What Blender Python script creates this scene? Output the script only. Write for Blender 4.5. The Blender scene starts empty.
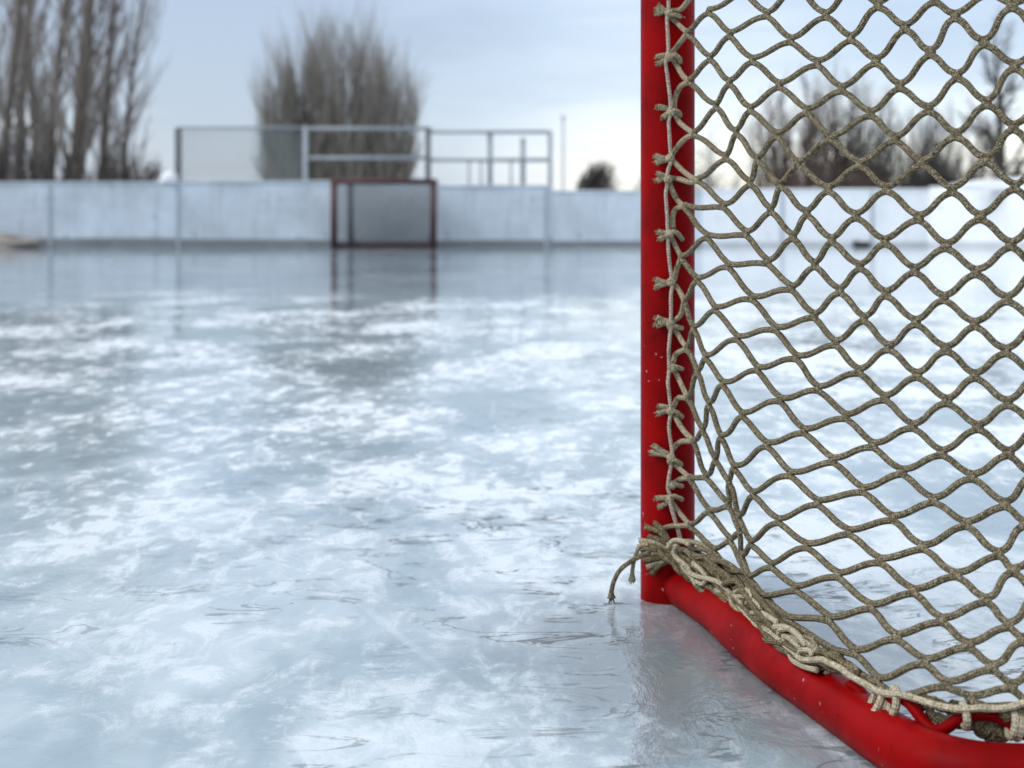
import bpy, math, random
from mathutils import Vector, Matrix, noise
R = math.radians
rnd = random.Random(7)
S = bpy.context.scene
COL = S.collection

# ------------------------------------------------------------------ camera numbers (metres; y is depth)
F, HX, HY, H = 1540.0, 512.0, 222.0, 0.42
def at(x, y, Z):
    """world point at depth Z seen at picture point x, y (used to survey the place from the photo)"""
    return Vector(((x - HX) / F * Z, Z, H - (y - HY) / F * Z))
def lerp(a, b, t): return a + (b - a) * t
def sstep(a, b, x):
    t = max(0.0, min(1.0, (x - a) / (b - a))); return t * t * (3 - 2 * t)
def interp(tab, x):
    if x <= tab[0][0]: return tab[0][1]
    for (x0, y0), (x1, y1) in zip(tab, tab[1:]):
        if x <= x1: return y0 + (y1 - y0) * (x - x0) / (x1 - x0)
    return tab[-1][1]

# ------------------------------------------------------------------ mesh helpers
class MB:
    def __init__(s): s.v = []; s.f = []; s.uv = []; s.mi = []
    def quad(s, idx, uvs=None, mi=0):
        s.f.append(idx); s.uv.append(uvs or [(0, 0)] * len(idx)); s.mi.append(mi)
    def tube(s, pts, rad, n=8, cap=True, mi=0, uscale=1.0):
        pts = [Vector(p) for p in pts]
        m = len(pts)
        if not hasattr(rad, '__len__'): rad = [rad] * m
        b = len(s.v)
        T = []
        for i in range(m):
            d = pts[min(i + 1, m - 1)] - pts[max(i - 1, 0)]
            T.append(d.normalized() if d.length > 1e-9 else Vector((0, 0, 1)))
        up = Vector((0, 0, 1)) if abs(T[0].z) < .9 else Vector((1, 0, 0))
        nrm = T[0].cross(up).normalized()
        L = 0
        lens = []
        for i in range(m):
            if i:
                L += (pts[i] - pts[i - 1]).length
                nrm = (nrm - T[i] * nrm.dot(T[i]))
                nrm = nrm.normalized() if nrm.length > 1e-6 else T[i].orthogonal().normalized()
            lens.append(L)
            bi = T[i].cross(nrm)
            for k in range(n):
                a = 2 * math.pi * k / n
                s.v.append(pts[i] + (nrm * math.cos(a) + bi * math.sin(a)) * rad[i])
        for i in range(m - 1):
            for k in range(n):
                k2 = (k + 1) % n
                s.quad((b + i * n + k, b + i * n + k2, b + (i + 1) * n + k2, b + (i + 1) * n + k),
                       [(k / n, lens[i] * uscale), ((k + 1) / n, lens[i] * uscale), ((k + 1) / n, lens[i + 1] * uscale), (k / n, lens[i + 1] * uscale)], mi)
        if cap:
            s.quad(tuple(b + k for k in reversed(range(n))), None, mi)
            s.quad(tuple(b + (m - 1) * n + k for k in range(n)), None, mi)
    def ball(s, c, ax, ay, az, n=8, m=6, mi=0):
        """ellipsoid with half axes ax, ay, az (vectors)"""
        b = len(s.v); c = Vector(c)
        for i in range(m + 1):
            th = math.pi * i / m
            for k in range(n):
                a = 2 * math.pi * k / n
                s.v.append(c + ax * math.cos(th) + (ay * math.cos(a) + az * math.sin(a)) * math.sin(th))
        for i in range(m):
            for k in range(n):
                k2 = (k + 1) % n
                s.quad((b + i * n + k, b + (i + 1) * n + k, b + (i + 1) * n + k2, b + i * n + k2), None, mi)
    def box(s, c, size, rot=None, bev=0.0, mi=0):
        c = Vector(c); hx, hy, hz = [q / 2 for q in size]
        b = len(s.v)
        if bev <= 0:
            P = [(-hx, -hy, -hz), (hx, -hy, -hz), (hx, hy, -hz), (-hx, hy, -hz), (-hx, -hy, hz), (hx, -hy, hz), (hx, hy, hz), (-hx, hy, hz)]
            FS = [(0, 3, 2, 1), (4, 5, 6, 7), (0, 1, 5, 4), (1, 2, 6, 5), (2, 3, 7, 6), (3, 0, 4, 7)]
        else:
            e = bev; P = []; 
            for (z, i) in ((-hz, e), (-hz + e, 0), (hz - e, 0), (hz, e)):
                P += [(-hx + i, -hy + i, z), (hx - i, -hy + i, z), (hx - i, hy - i, z), (-hx + i, hy - i, z)]
            FS = [(3, 2, 1, 0), (12, 13, 14, 15)]
            for l in range(3):
                for k in range(4):
                    k2 = (k + 1) % 4
                    FS.append((l * 4 + k, l * 4 + k2, l * 4 + 4 + k2, l * 4 + 4 + k))
        for p in P:
            q = Vector(p)
            if rot: q = rot @ q
            s.v.append(c + q)
        for f in FS: s.quad(tuple(b + i for i in f), None, mi)
    def build(s, name, mat, parent=None, smooth=True, origin=None):
        me = bpy.data.meshes.new(name)
        o = Vector(origin) if origin is not None else Vector((0, 0, 0))
        me.from_pydata([tuple(v - o) for v in s.v], [], s.f)
        ul = me.uv_layers.new(name='uv')
        flat = [c for f in s.uv for p in f for c in p]
        ul.data.foreach_set('uv', flat)
        for m in (mat if isinstance(mat, (list, tuple)) else [mat]): me.materials.append(m)
        me.polygons.foreach_set('material_index', s.mi)
        if smooth: me.polygons.foreach_set('use_smooth', [True] * len(me.polygons))
        me.update()
        ob = bpy.data.objects.new(name, me); COL.objects.link(ob)
        ob.location = o
        if parent:
            ob.parent = parent
            ob.location = o - wloc(parent)
        return ob
def wloc(o):
    l = Vector(o.location)
    while o.parent: o = o.parent; l += Vector(o.location)
    return l
def tag(o, label=None, cat=None, group=None, kind=None):
    if label: o['label'] = label
    if cat: o['category'] = cat
    if group: o['group'] = group
    if kind: o['kind'] = kind
    return o
def thing(name, loc, label, cat, group=None):
    o = bpy.data.objects.new(name, None); COL.objects.link(o); o.location = loc; o.empty_display_size = .1
    return tag(o, label, cat, group)
def spline(pts, per=6, closed=False):
    """Catmull-Rom through points"""
    pts = [Vector(p) for p in pts]; out = []
    n = len(pts)
    for i in range(n - 1):
        p0 = pts[i - 1] if i else pts[0] * 2 - pts[1]
        p1, p2 = pts[i], pts[i + 1]
        p3 = pts[i + 2] if i + 2 < n else p2 * 2 - p1
        for k in range(per):
            t = k / per
            out.append(.5 * ((2 * p1) + (p2 - p0) * t + (2 * p0 - 5 * p1 + 4 * p2 - p3) * t * t + (3 * p1 - p0 - 3 * p2 + p3) * t ** 3))
    out.append(pts[-1].copy())
    return out

# ------------------------------------------------------------------ materials
class NT:
    def __init__(s, name):
        s.m = bpy.data.materials.new(name); s.m.use_nodes = True
        s.t = s.m.node_tree; s.p = s.t.nodes['Principled BSDF']
    def n(s, typ, **kw):
        nd = s.t.nodes.new(typ)
        for k, v in kw.items():
            if k in nd.inputs: s.set(nd.inputs[k], v)
            else: setattr(nd, k, v)
        return nd
    def set(s, inp, v):
        if isinstance(v, bpy.types.NodeSocket): s.t.links.new(v, inp)
        else: inp.default_value = v
    def coords(s, kind='Object', scale=(1, 1, 1)):
        tc = s.n('ShaderNodeTexCoord'); mp = s.n('ShaderNodeMapping')
        s.t.links.new(tc.outputs[kind], mp.inputs['Vector']); mp.inputs['Scale'].default_value = scale
        return mp.outputs[0]
    def noise(s, vec, scale, detail=4, rough=.5, dist=0.0):
        nd = s.n('ShaderNodeTexNoise'); s.set(nd.inputs['Vector'], vec)
        nd.inputs['Scale'].default_value = scale; nd.inputs['Detail'].default_value = detail
        nd.inputs['Roughness'].default_value = rough; nd.inputs['Distortion'].default_value = dist
        return nd.outputs['Fac']
    def ramp(s, fac, stops, interp='LINEAR'):
        nd = s.n('ShaderNodeValToRGB'); s.set(nd.inputs[0], fac); cr = nd.color_ramp; cr.interpolation = interp
        while len(cr.elements) < len(stops): cr.elements.new(.5)
        for e, (p, c) in zip(cr.elements, stops):
            e.position = p; e.color = (c, c, c, 1) if not hasattr(c, '__len__') else (*c[:3], 1)
        return nd.outputs[0]
    def math(s, op, a, b=0.0, c=None, clamp=False):
        nd = s.n('ShaderNodeMath'); nd.operation = op; nd.use_clamp = clamp
        s.set(nd.inputs[0], a); s.set(nd.inputs[1], b)
        if c is not None: s.set(nd.inputs[2], c)
        return nd.outputs[0]
    def mix(s, fac, a, b, mode='MIX'):
        nd = s.n('ShaderNodeMix'); nd.data_type = 'RGBA'; nd.blend_type = mode
        s.set(nd.inputs[0], fac)
        for i, v in ((6, a), (7, b)):
            if hasattr(v, '__len__') and len(v) == 3: v = (*v, 1)
            s.set(nd.inputs[i], v)
        return nd.outputs[2]
    def mrange(s, v, a, b, c=0.0, d=1.0, smooth=True):
        nd = s.n('ShaderNodeMapRange'); nd.interpolation_type = 'SMOOTHSTEP' if smooth else 'LINEAR'
        s.set(nd.inputs['Value'], v)
        for k, q in (('From Min', a), ('From Max', b), ('To Min', c), ('To Max', d)): nd.inputs[k].default_value = q
        return nd.outputs[0]
    def bump(s, h, strength=.3, dist=.01, normal=None):
        nd = s.n('ShaderNodeBump'); s.set(nd.inputs['Height'], h)
        s.set(nd.inputs['Strength'], strength); nd.inputs['Distance'].default_value = dist
        if normal is not None: s.set(nd.inputs['Normal'], normal)
        return nd.outputs[0]
    def out(s, color=None, rough=None, normal=None, **kw):
        P = s.p.inputs
        if color is not None: s.set(P['Base Color'], (*color, 1) if hasattr(color, '__len__') and len(color) == 3 else color)
        if rough is not None: s.set(P['Roughness'], rough)
        if normal is not None: s.set(P['Normal'], normal)
        for k, v in kw.items(): s.set(P[k.replace('_', ' ')], v)
        return s.m

def cord_material(name, dark, mid, light, pitch=.0042):
    m = NT(name)
    v = m.coords('Object')
    uv = m.n('ShaderNodeUVMap'); uv.uv_map = 'uv'
    sep = m.n('ShaderNodeSeparateXYZ'); m.set(sep.inputs[0], uv.outputs[0])
    U, V = sep.outputs[0], sep.outputs[1]
    # two families of yarns winding round the cord: a braid
    a = m.math('SINE', m.math('MULTIPLY', m.math('ADD', m.math('MULTIPLY', U, 4.0), m.math('DIVIDE', V, pitch)), 2 * math.pi))
    b = m.math('SINE', m.math('MULTIPLY', m.math('SUBTRACT', m.math('MULTIPLY', U, 4.0), m.math('DIVIDE', V, pitch)), 2 * math.pi))
    br = m.math('MULTIPLY', m.math('ADD', m.math('MULTIPLY', a, b), 1.0), .5)
    n1 = m.noise(v, 900, 2, .7)
    n2 = m.noise(v, 60, 3, .6)
    n3 = m.noise(v, 330, 2, .6)
    f = m.math('ADD', m.math('MULTIPLY', n1, .60), m.math('ADD', m.math('MULTIPLY', n3, .36), m.math('MULTIPLY', br, .08)))
    c = m.ramp(f, [(.39, dark), (.54, mid), (.69, light)])
    c = m.mix(m.mrange(n2, .52, .72), c, m.mix(.38, c, (.16, .12, .055)))          # patches of yellow-brown dirt
    nb = m.bump(m.math('ADD', br, m.math('MULTIPLY', n1, .6)), .9, .0012)
    return m.out(c, .92, nb, Specular_IOR_Level=.15)
M = {}
M['cord'] = cord_material('grey_olive_braided_cord', (.030, .024, .013), (.185, .155, .098), (.52, .45, .31))
M['cord_dirty'] = cord_material('dirty_braided_cord', (.026, .021, .010), (.175, .142, .080), (.48, .40, .25))
M['cord_pale'] = cord_material('sun_bleached_cord', (.085, .068, .042), (.38, .325, .215), (.75, .66, .49))
M['lace'] = cord_material('pale_lacing_cord', (.20, .165, .105), (.50, .44, .31), (.78, .71, .56), .006)
M['lace_pink'] = cord_material('pinkish_white_lacing_cord', (.25, .19, .15), (.55, .45, .37), (.78, .68, .58), .006)

def red_paint():
    m = NT('chipped_red_paint'); v = m.coords()
    big = m.noise(v, 14, 5, .6); fine = m.noise(v, 420, 3, .6); mid = m.noise(v, 60, 4, .65)
    c = m.mix(m.mrange(big, .35, .7), (.265, .0009, .0014), (.16, .0009, .0014))
    c = m.mix(m.mrange(mid, .625, .70), c, (.08, .002, .003))                         # scuffs
    vo = m.n('ShaderNodeTexVoronoi'); m.set(vo.inputs['Vector'], v); vo.inputs['Scale'].default_value = 95
    chip = m.math('MULTIPLY', m.mrange(m.math('ADD', vo.outputs['Distance'], m.math('MULTIPLY', m.math('SUBTRACT', m.noise(v, 260, 3, .6), .5), .9)), .15, .08), m.mrange(m.noise(v, 22, 3), .56, .61))
    c = m.mix(m.math('MULTIPLY', chip, m.mrange(fine, .42, .5)), c, (.42, .22, .19))   # chips to the primer
    nb = m.bump(m.math('ADD', m.math('MULTIPLY', mid, .6), m.math('ADD', m.math('MULTIPLY', fine, .12), m.math('MULTIPLY', chip, -.5))), .35, .0014)
    return m.out(c, m.mix(big, (.38,) * 3, (.58,) * 3), nb, Specular_IOR_Level=.06)
M['red'] = red_paint()
def plain(name, col, rough=.6, var=.25, scale=6, bump=0.0, **kw):
    m = NT(name); v = m.coords()
    n = m.noise(v, scale, 6, .6)
    c = m.mix(n, tuple(x * (1 - var) for x in col), tuple(min(1, x * (1 + var)) for x in col))
    nb = m.bump(n, bump, .02) if bump else None
    return m.out(c, rough, nb, **kw)
M['far_red'] = plain('faded_dark_red_paint', (.055, .014, .015), .55, .3, 5)
M['far_net'] = plain('dark_grey_netting', (.20, .215, .215), .9, .3, 5)
M['steel'] = plain('galvanised_steel', (.28, .32, .355), .5, .2, 8)
M['dark_steel'] = plain('dark_weathered_steel', (.10, .11, .12), .55, .25, 8)
M['wire'] = plain('green_grey_fence_wire', (.22, .27, .28), .5, .15, 8)
M['kick'] = plain('grimy_grey_kick_plate', (.19, .215, .235), .6, .6, 1.6)
M['kick_pale'] = plain('scuffed_pale_kick_plate', (.50, .54, .57), .6, .4, 3)
M['seam'] = plain('grey_panel_joint', (.36, .41, .46), .6, .2, 6)
M['black'] = plain('gap_shade_black', (.012, .012, .012), .7, .3, 9)
M['snow'] = plain('snow', (.80, .83, .87), .75, .08, 3, .5)
M['dirty_snow'] = plain('dirty_snow', (.26, .235, .21), .8, .4, 4, .6)
M['white_wall'] = plain('white_clapboard', (.72, .74, .76), .7, .08, 4)
M['glass'] = plain('dark_window_glass', (.03, .035, .04), .15, .1, 4)
M['bark'] = plain('grey_brown_bark', (.105, .092, .078), .95, .35, 3)
M['twig'] = plain('brown_grey_twigs', (.19, .17, .15), .95, .3, 2)
M['bark_dark'] = plain('dark_bark', (.040, .034, .030), .95, .35, 3)
M['twig_dark'] = plain('dark_brown_twigs', (.042, .036, .033), .95, .3, 2)
M['twig_red'] = plain('reddish_brown_twigs', (.080, .050, .037), .95, .3, 2)
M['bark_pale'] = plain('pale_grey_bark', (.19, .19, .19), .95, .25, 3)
M['pole_paint'] = plain('pale_grey_pole_paint', (.42, .44, .46), .6, .15, 4)
M['willow'] = plain('grey_tan_willow_twigs', (.20, .185, .155), .95, .3, 2)

def board_mat(name, col, dirt=1.0):
    m = NT(name); v = m.coords()
    n = m.noise(v, 1.3, 6, .6); st = m.noise(m.coords('Object', (1, 1, 9)), 2.2, 5, .6); dr = m.noise(m.coords('Object', (5, 1, .5)), 1.5, 5, .65)
    c = m.mix(m.mrange(n, .3, .7), tuple(x * (1 - .22 * dirt) for x in col), tuple(min(1, x * 1.06) for x in col))
    c = m.mix(m.math('MULTIPLY', m.mrange(dr, .50, .72), .45 * dirt), c, tuple(x * .55 for x in col))          # run-off streaks
    mk = m.math('MULTIPLY', m.mrange(m.noise(v, 3.4, 4, .7), .58, .70), .7 * dirt)                              # puck marks and scuffs
    c = m.mix(mk, c, tuple(x * .45 for x in col))
    c = m.mix(m.math('MULTIPLY', m.mrange(st, .56, .75), .4 * dirt), c, tuple(x * .55 for x in col))
    return m.out(c, .5, None, Specular_IOR_Level=.3)
M['board'] = board_mat('dimmed_white_board', (.60, .68, .75))  # left boards: colour lowered to carry the dimmer exposure of that side
M['board_white'] = board_mat('bright_white_board', (.80, .84, .87), .4)  # brighter copy of the same board for the right side

def ice_mat():
    m = NT('rough_outdoor_ice')
    v = m.coords('Object'); tc = m.n('ShaderNodeTexCoord')
    sep = m.n('ShaderNodeSeparateXYZ'); m.set(sep.inputs[0], tc.outputs['Object'])
    Y = sep.outputs[1]
    vs = m.coords('Object', (1.0, .5, 1.0))
    big = m.noise(v, .6, 3, .55, .3)
    mid = m.noise(vs, 3.2, 4, .58, .4)
    fin = m.noise(vs, 22, 5, .72, .5)
    tiny = m.noise(v, 85, 4, .62)
    s = m.math('ADD', m.math('ADD', m.math('MULTIPLY', big, .38), m.math('MULTIPLY', mid, .40)), m.math('MULTIPLY', fin, .56))
    s = m.math('ADD', s, m.mrange(sep.outputs[0], .35, 1.2, 0.0, .06))
    frost = m.mrange(s, .650, .750)                                                    # white crazed or snow-ice patches
    far = m.mrange(Y, 7.0, 10.5)                                                       # the far end: clear and smooth
    frost = m.math('MULTIPLY', frost, m.math('SUBTRACT', 1.0, m.math('MULTIPLY', far, .8)))
    clear = m.mix(m.mrange(mid, .38, .62), (.26, .345, .38), (.50, .585, .615))
    vc = m.n('ShaderNodeTexVoronoi'); vc.feature = 'DISTANCE_TO_EDGE'; m.set(vc.inputs['Vector'], m.coords('Object', (.8, .45, 1))); vc.inputs['Scale'].default_value = 1.6
    cr = m.math('MULTIPLY', m.mrange(vc.outputs['Distance'], .009, .002), m.mrange(m.noise(v, 1.1, 3, .5), .48, .62))
    clear = m.mix(m.math('MULTIPLY', cr, .22), clear, (.78, .83, .86))
    # clear glassy ice round the goal's foot, painted darker to deepen the post's reflection
    dx = m.math('SUBTRACT', sep.outputs[0], .20); dy = m.math('MULTIPLY', m.math('SUBTRACT', Y, 1.50), .75)
    dist = m.math('SQRT', m.math('ADD', m.math('MULTIPLY', dx, dx), m.math('MULTIPLY', dy, dy)))
    wet_refl = m.mrange(m.math('ADD', dist, m.math('MULTIPLY', m.math('SUBTRACT', fin, .5), .25)), .10, .30)
    frost = m.math('MULTIPLY', frost, m.mrange(wet_refl, 0, 1, .25, 1.0))
    clear = m.mix(wet_refl, m.mix(.85, clear, (.17, .195, .205)), clear)
    clear = m.mix(m.math('MULTIPLY', far, m.mrange(sep.outputs[0], .3, 3.5, .75, -.0)), clear, (.10, .15, .18))  # far left ice painted darker to deepen the goal and tree reflections
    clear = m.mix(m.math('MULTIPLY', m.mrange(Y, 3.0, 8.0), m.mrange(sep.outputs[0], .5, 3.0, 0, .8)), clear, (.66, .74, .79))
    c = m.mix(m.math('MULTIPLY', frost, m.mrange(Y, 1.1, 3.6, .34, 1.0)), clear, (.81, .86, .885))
    grain = m.mrange(m.noise(v, 34, 5, .66), .54, .66)
    c = m.mix(m.math('MULTIPLY', m.math('MULTIPLY', m.math('MULTIPLY', grain, m.mrange(wet_refl, 0, 1, .3, 1.0)), m.mrange(big, .40, .60)), .45), c, (.80, .84, .87))
    # shaded ripple lips painted as thin dark lines, short, broken, running mostly across
    vr = m.coords('Object', (.42, 1.0, 1.0))
    rp = m.noise(vr, 17.0, 4, .55, 1.3)
    line = m.mrange(m.math('ABSOLUTE', m.math('SUBTRACT', rp, .50)), .026, .008)
    gate = m.mrange(m.noise(v, 10.0, 3, .5), .49, .57)
    gate2 = m.mrange(m.noise(v, .8, 2, .5), .40, .56)
    ln = m.math('MULTIPLY', m.math('MULTIPLY', line, gate), gate2)
    c = m.mix(m.math('MULTIPLY', ln, .82), c, (.04, .055, .065))
    rough = m.mix(ln, m.mix(frost, (.045,) * 3, (.30,) * 3), (.6,) * 3)
    h = m.math('ADD', m.math('MULTIPLY', fin, .8), m.math('MULTIPLY', tiny, .06))
    h = m.math('SUBTRACT', h, m.math('MULTIPLY', ln, .2))
    st = m.math('MULTIPLY', m.mrange(m.noise(v, .7, 3, .5), .38, .62, .3, 1.0), m.mrange(Y, 2.5, 9.0, .32, .03))
    nb = m.bump(h, st, .012)
    return m.out(c, rough, nb, IOR=1.75, Specular_IOR_Level=.5)
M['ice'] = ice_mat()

# ------------------------------------------------------------------ ground
def sheet(name, x0, x1, y0, y1, z, mat, n=1):
    mb = MB()
    for i in range(n + 1):
        for j in range(n + 1): mb.v.append(Vector((lerp(x0, x1, i / n), lerp(y0, y1, j / n), z)))
    for i in range(n):
        for j in range(n):
            a = i * (n + 1) + j; mb.quad((a, a + n + 1, a + n + 2, a + 1))
    return mb.build(name, mat, smooth=False)
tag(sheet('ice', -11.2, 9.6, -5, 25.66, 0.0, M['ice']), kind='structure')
tag(sheet('snow_ground', -400, 400, -60, 900, -.02, M['snow']), kind='structure')

# ------------------------------------------------------------------ near goal
ZP = 1.72; RP = .0302
post_x = at(667.6, 0, ZP).x
goal = thing('hockey_goal', (post_x, ZP, 0), 'near red hockey goal with frayed cord net frozen into the ice', 'hockey goal')
def red_tube(name, pts, r, n=28, parent=goal, mat=None):
    mb = MB(); mb.tube(pts, r, n); return mb.build(name, mat or M['red'], parent)
GH, GW = 1.20, 1.86
mb = MB(); mb.tube([(post_x, ZP, -.03 + (GH + .03) * i / 40) for i in range(41)], RP, 36)
post = mb.build('post', M['red'], goal)
mb = MB(); mb.tube([(post_x + GW, ZP, -.03 + (GH + .03) * i / 40) for i in range(41)], RP, 36)
mb.build('post', M['red'], goal)
red_tube('crossbar', [(post_x - .0, ZP, GH), (post_x + GW / 2, ZP, GH), (post_x + GW, ZP, GH)], RP)
# base bar surveyed along its axis, height .018 (sunk a little in the ice)
BH, BR = .018, .0226
axis = []
for x, y in [(661, 575), (680, 585.5), (700, 598), (722, 614), (747, 637), (781, 664.5), (808, 683), (852, 714), (901, 747), (954, 768), (1028, 776)]:
    Z = F * (H - BH) / (y - HY); axis.append(Vector(((x - HX) / F * Z, Z, BH)))
Zb = axis[-1].y
xr = post_x + GW
axis += [Vector((.52, Zb - .006, BH)), Vector((.75, Zb - .008, BH)), Vector((1.0, Zb - .008, BH))]
mirror = [Vector((2 * (post_x + GW / 2) - p.x, p.y, p.z)) for p in reversed(axis[:-1])]
base_pts = spline(axis + mirror, 8)
base = red_tube('base_frame', base_pts, BR, 28)
Zbar_tab = [(668, 1.668), (690, 1.655), (708, 1.63), (733, 1.575), (769, 1.44), (802, 1.352), (846, 1.266), (895, 1.192), (950, 1.15), (1024, 1.13), (1500, 1.12)]
# top net frame, out of the picture: from each post top back and round
red_tube('top_frame', spline([(post_x, ZP, GH), (post_x + .06, 1.55, GH), (post_x + .16, 1.33, GH), (post_x + .4, 1.22, GH), (post_x + GW / 2, 1.20, GH),
         (post_x + GW - .4, 1.22, GH), (post_x + GW - .16, 1.33, GH), (post_x + GW - .06, 1.55, GH), (post_x + GW, ZP, GH)], 6), .012, 12)
# scalloped lacing rod welded on the base bar
def bz(x): return interp(Zbar_tab, x)
rod_px = [(846, 690), (853, 685), (861, 692), (869, 706), (876, 716), (882, 707), (890, 700), (899, 697.5), (908, 702), (916, 711), (924, 722), (934, 730),
          (946, 728), (957, 720), (968, 715.5), (984, 714.5), (998, 717), (1010, 724), (1021, 733), (1034, 733), (1046, 724), (1060, 717), (1078, 716), (1094, 722), (1108, 734)]
rp = [at(x, y, bz(x) + .004) for x, y in rod_px]
mb = MB(); mb.tube(spline(rp, 6), .0047, 12)
xx = rp[-1].x
pts = [rp[-1]]
k = 0
while xx < xr - .3:
    for dx, z in ((.012, .044), (.03, .054), (.05, .055), (.065, .047), (.078, .036)):
        pts.append(Vector((xx + dx, 1.128, z)))
    xx += .078
mb.tube(spline(pts, 3), .0041, 8)
mb.build('lacing_rod', M['red'], base)

# ---- net lattice, surveyed knot by knot
ST = {
 -4: (6, [(1012, 5.6)]),
 -3: (5, [(955.4, 16), (984, 42.5), (1014.8, 66)]),
 -2: (3, [(878, 5), (904.8, 27.5), (930.4, 52.5), (957, 76), (986.6, 103), (1013.5, 127)]),
 -1: (2, [(826, 15), (851, 38), (876, 61), (899.8, 86), (928.5, 109), (956, 134.8), (985.4, 159.8), (1014.8, 186.6)]),
  0: (0, [(743, -10), (767, 14.2), (790.5, 40), (817.4, 63), (841.8, 88.8), (870.5, 113.5), (895.5, 138.5), (922, 163), (952, 190), (980.4, 217), (1011, 244.5)]),
  1: (0, [(708.8, 11.3), (730, 34.4), (752.5, 60), (779.3, 85), (806.8, 111), (831.8, 137.9), (859.9, 164), (886.8, 189), (918.5, 217.6), (946, 245.8), (976, 272), (1007, 299)]),
  2: (0, [(687.5, 33), (710, 58), (729.4, 82.5), (750.6, 109), (777.4, 134.8), (798, 163.5), (828, 189), (856, 215.8), (884.9, 241.4), (914.8, 270), (944, 298), (974.8, 324), (1006, 351)]),
  3: (1, [(689.4, 81.3), (716.3, 106), (736.3, 132.3), (757.5, 159.8), (780.5, 185.4), (806.8, 213), (831.8, 240), (859.9, 266.4), (886, 293.6), (916, 322), (946, 349), (974.8, 375.5), (1007.9, 402.8)]),
  4: (2, [(694.4, 134), (725.6, 157.3), (750, 182.9), (770.5, 210), (793, 236.4), (814.9, 264.5), (839.9, 290.5), (864, 318.6), (889, 347.4), (917, 375), (947, 401), (977.9, 427), (1008.5, 453)]),
  5: (3, [(698.8, 179.8), (723.8, 205.8), (746.3, 233.3), (768, 262), (791.8, 288), (814, 315.5), (835.5, 343), (859, 371), (884.9, 397.8), (912.9, 425.9), (942, 452.8), (972, 476.5), (1004.8, 504)]),
  6: (4, [(685, 206.4), (707.5, 236.4), (728.8, 265.8), (752.5, 298), (775.5, 328.6), (796.8, 357.4), (818, 388.4), (846, 416.5), (873, 445), (902, 471.5), (933.5, 500), (966, 524), (998.5, 553.8)]),
  7: (5, [(681.3, 257.6), (697.5, 279.5), (715, 308.6), (737.5, 338), (757.5, 368.6), (780.5, 399.6), (804, 430.9), (833, 460), (863, 490), (893, 518), (922.9, 547), (956, 574.5), (986, 600), (1008, 625)]),
  8: (6, [(684.4, 301), (693.8, 328), (705.6, 356.8), (723, 383.5), (742.5, 414.6), (767, 444.5), (790.5, 474), (818, 502.5), (849, 532), (880.5, 560.6), (914, 591), (942, 620), (968.5, 645), (992, 667), (1011, 686), (1026, 704)]),
  9: (7, [(686.9, 348.6), (698, 372), (709, 404), (721.3, 436.5), (733.8, 467), (753, 493.8), (778.6, 520.6), (806.8, 545.6), (838.5, 575), (871.8, 606.5), (897, 637), (924.8, 661.5), (946, 684), (970.5, 698.5), (985, 709)]),
 10: (8, [(688, 398.4), (702.5, 429.6), (715.6, 459.6), (729, 482), (739, 517), (751, 543), (771.8, 565.6), (796, 588.5), (829.5, 619), (855.5, 652), (877.8, 680), (896, 698)]),
 11: (9, [(693.8, 441), (706.3, 476.5), (728.8, 505), (739.5, 532), (742.5, 556), (750, 578), (764, 598), (787, 618.5), (836, 653), (858, 675)]),
 12: (10, [(690, 478), (709.4, 511), (730.6, 540), (745, 570), (756, 594), (770, 622)]),
 13: (11, [(690, 525.6), (713.8, 550), (730, 572.5), (752, 606)]),
}
K = {}
for k, (sh, pts) in ST.items():
    for i, p in enumerate(pts): K[(i + sh, -k)] = p
seen = set(K)
# carry the netting on beyond the picture's edge (up and to the right)
import numpy as np
_k = [(p, q, x, y) for (p, q), (x, y) in K.items() if x > 860 and y < 640]
_A = np.array([(p, q, 1.0) for p, q, x, y in _k]); _B = np.array([(x, y) for p, q, x, y in _k])
_fit = np.linalg.lstsq(_A, _B, rcond=None)[0]
_sp = np.array([k for k in seen], float); _res = np.array([K[k] for k in seen]) - np.c_[_sp, np.ones(len(_sp))] @ _fit
for p in range(-40, 60):
    for q in range(-30, 60):
        if (p, q) in K: continue
        x, y = np.array((p, q, 1.0)) @ _fit
        if not (-900 < y < 800 and 500 < x < 3100): continue
        d = np.hypot(*(_sp - (p, q)).T); w = np.exp(-(d - d.min()) / .8); w /= w.sum()
        x, y = np.array((x, y)) + (w @ _res) * math.exp(-(d.min() - 1) / 5.0)
        x += rnd.uniform(-1.5, 1.5); y += rnd.uniform(-1.5, 1.5)
        if min(math.hypot(x - K[k][0], y - K[k][1]) for k in seen) < 19: continue
        if (-760 < y < 6 and 683 < x < 3030) or (x > 1002 and y < 704 and x < 3030): K[(p, q)] = (float(x), float(y))
yb_tab = [(668, 560), (740, 610), (800, 655), (880, 690), (960, 712), (1400, 712), (3200, 712)]
def net_depth(x, y):
    base_inv = .5985 + (1 / 1.245 - .5985) * (1 - math.exp(-max(0, x - 668) / 250.0)) / (1 - math.exp(-342 / 250.0))
    if x > 1010: base_inv = min(base_inv, .86)
    yb = interp(yb_tab, x)
    w = sstep(yb - 240, yb - 5, y)
    return 1 / lerp(base_inv, 1 / bz(x), w)
def nat(x, y, dz=0.0): return at(x, y, net_depth(x, y) + dz)
KP = {k: nat(*p) for k, p in K.items()}
RC = .00295
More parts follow.
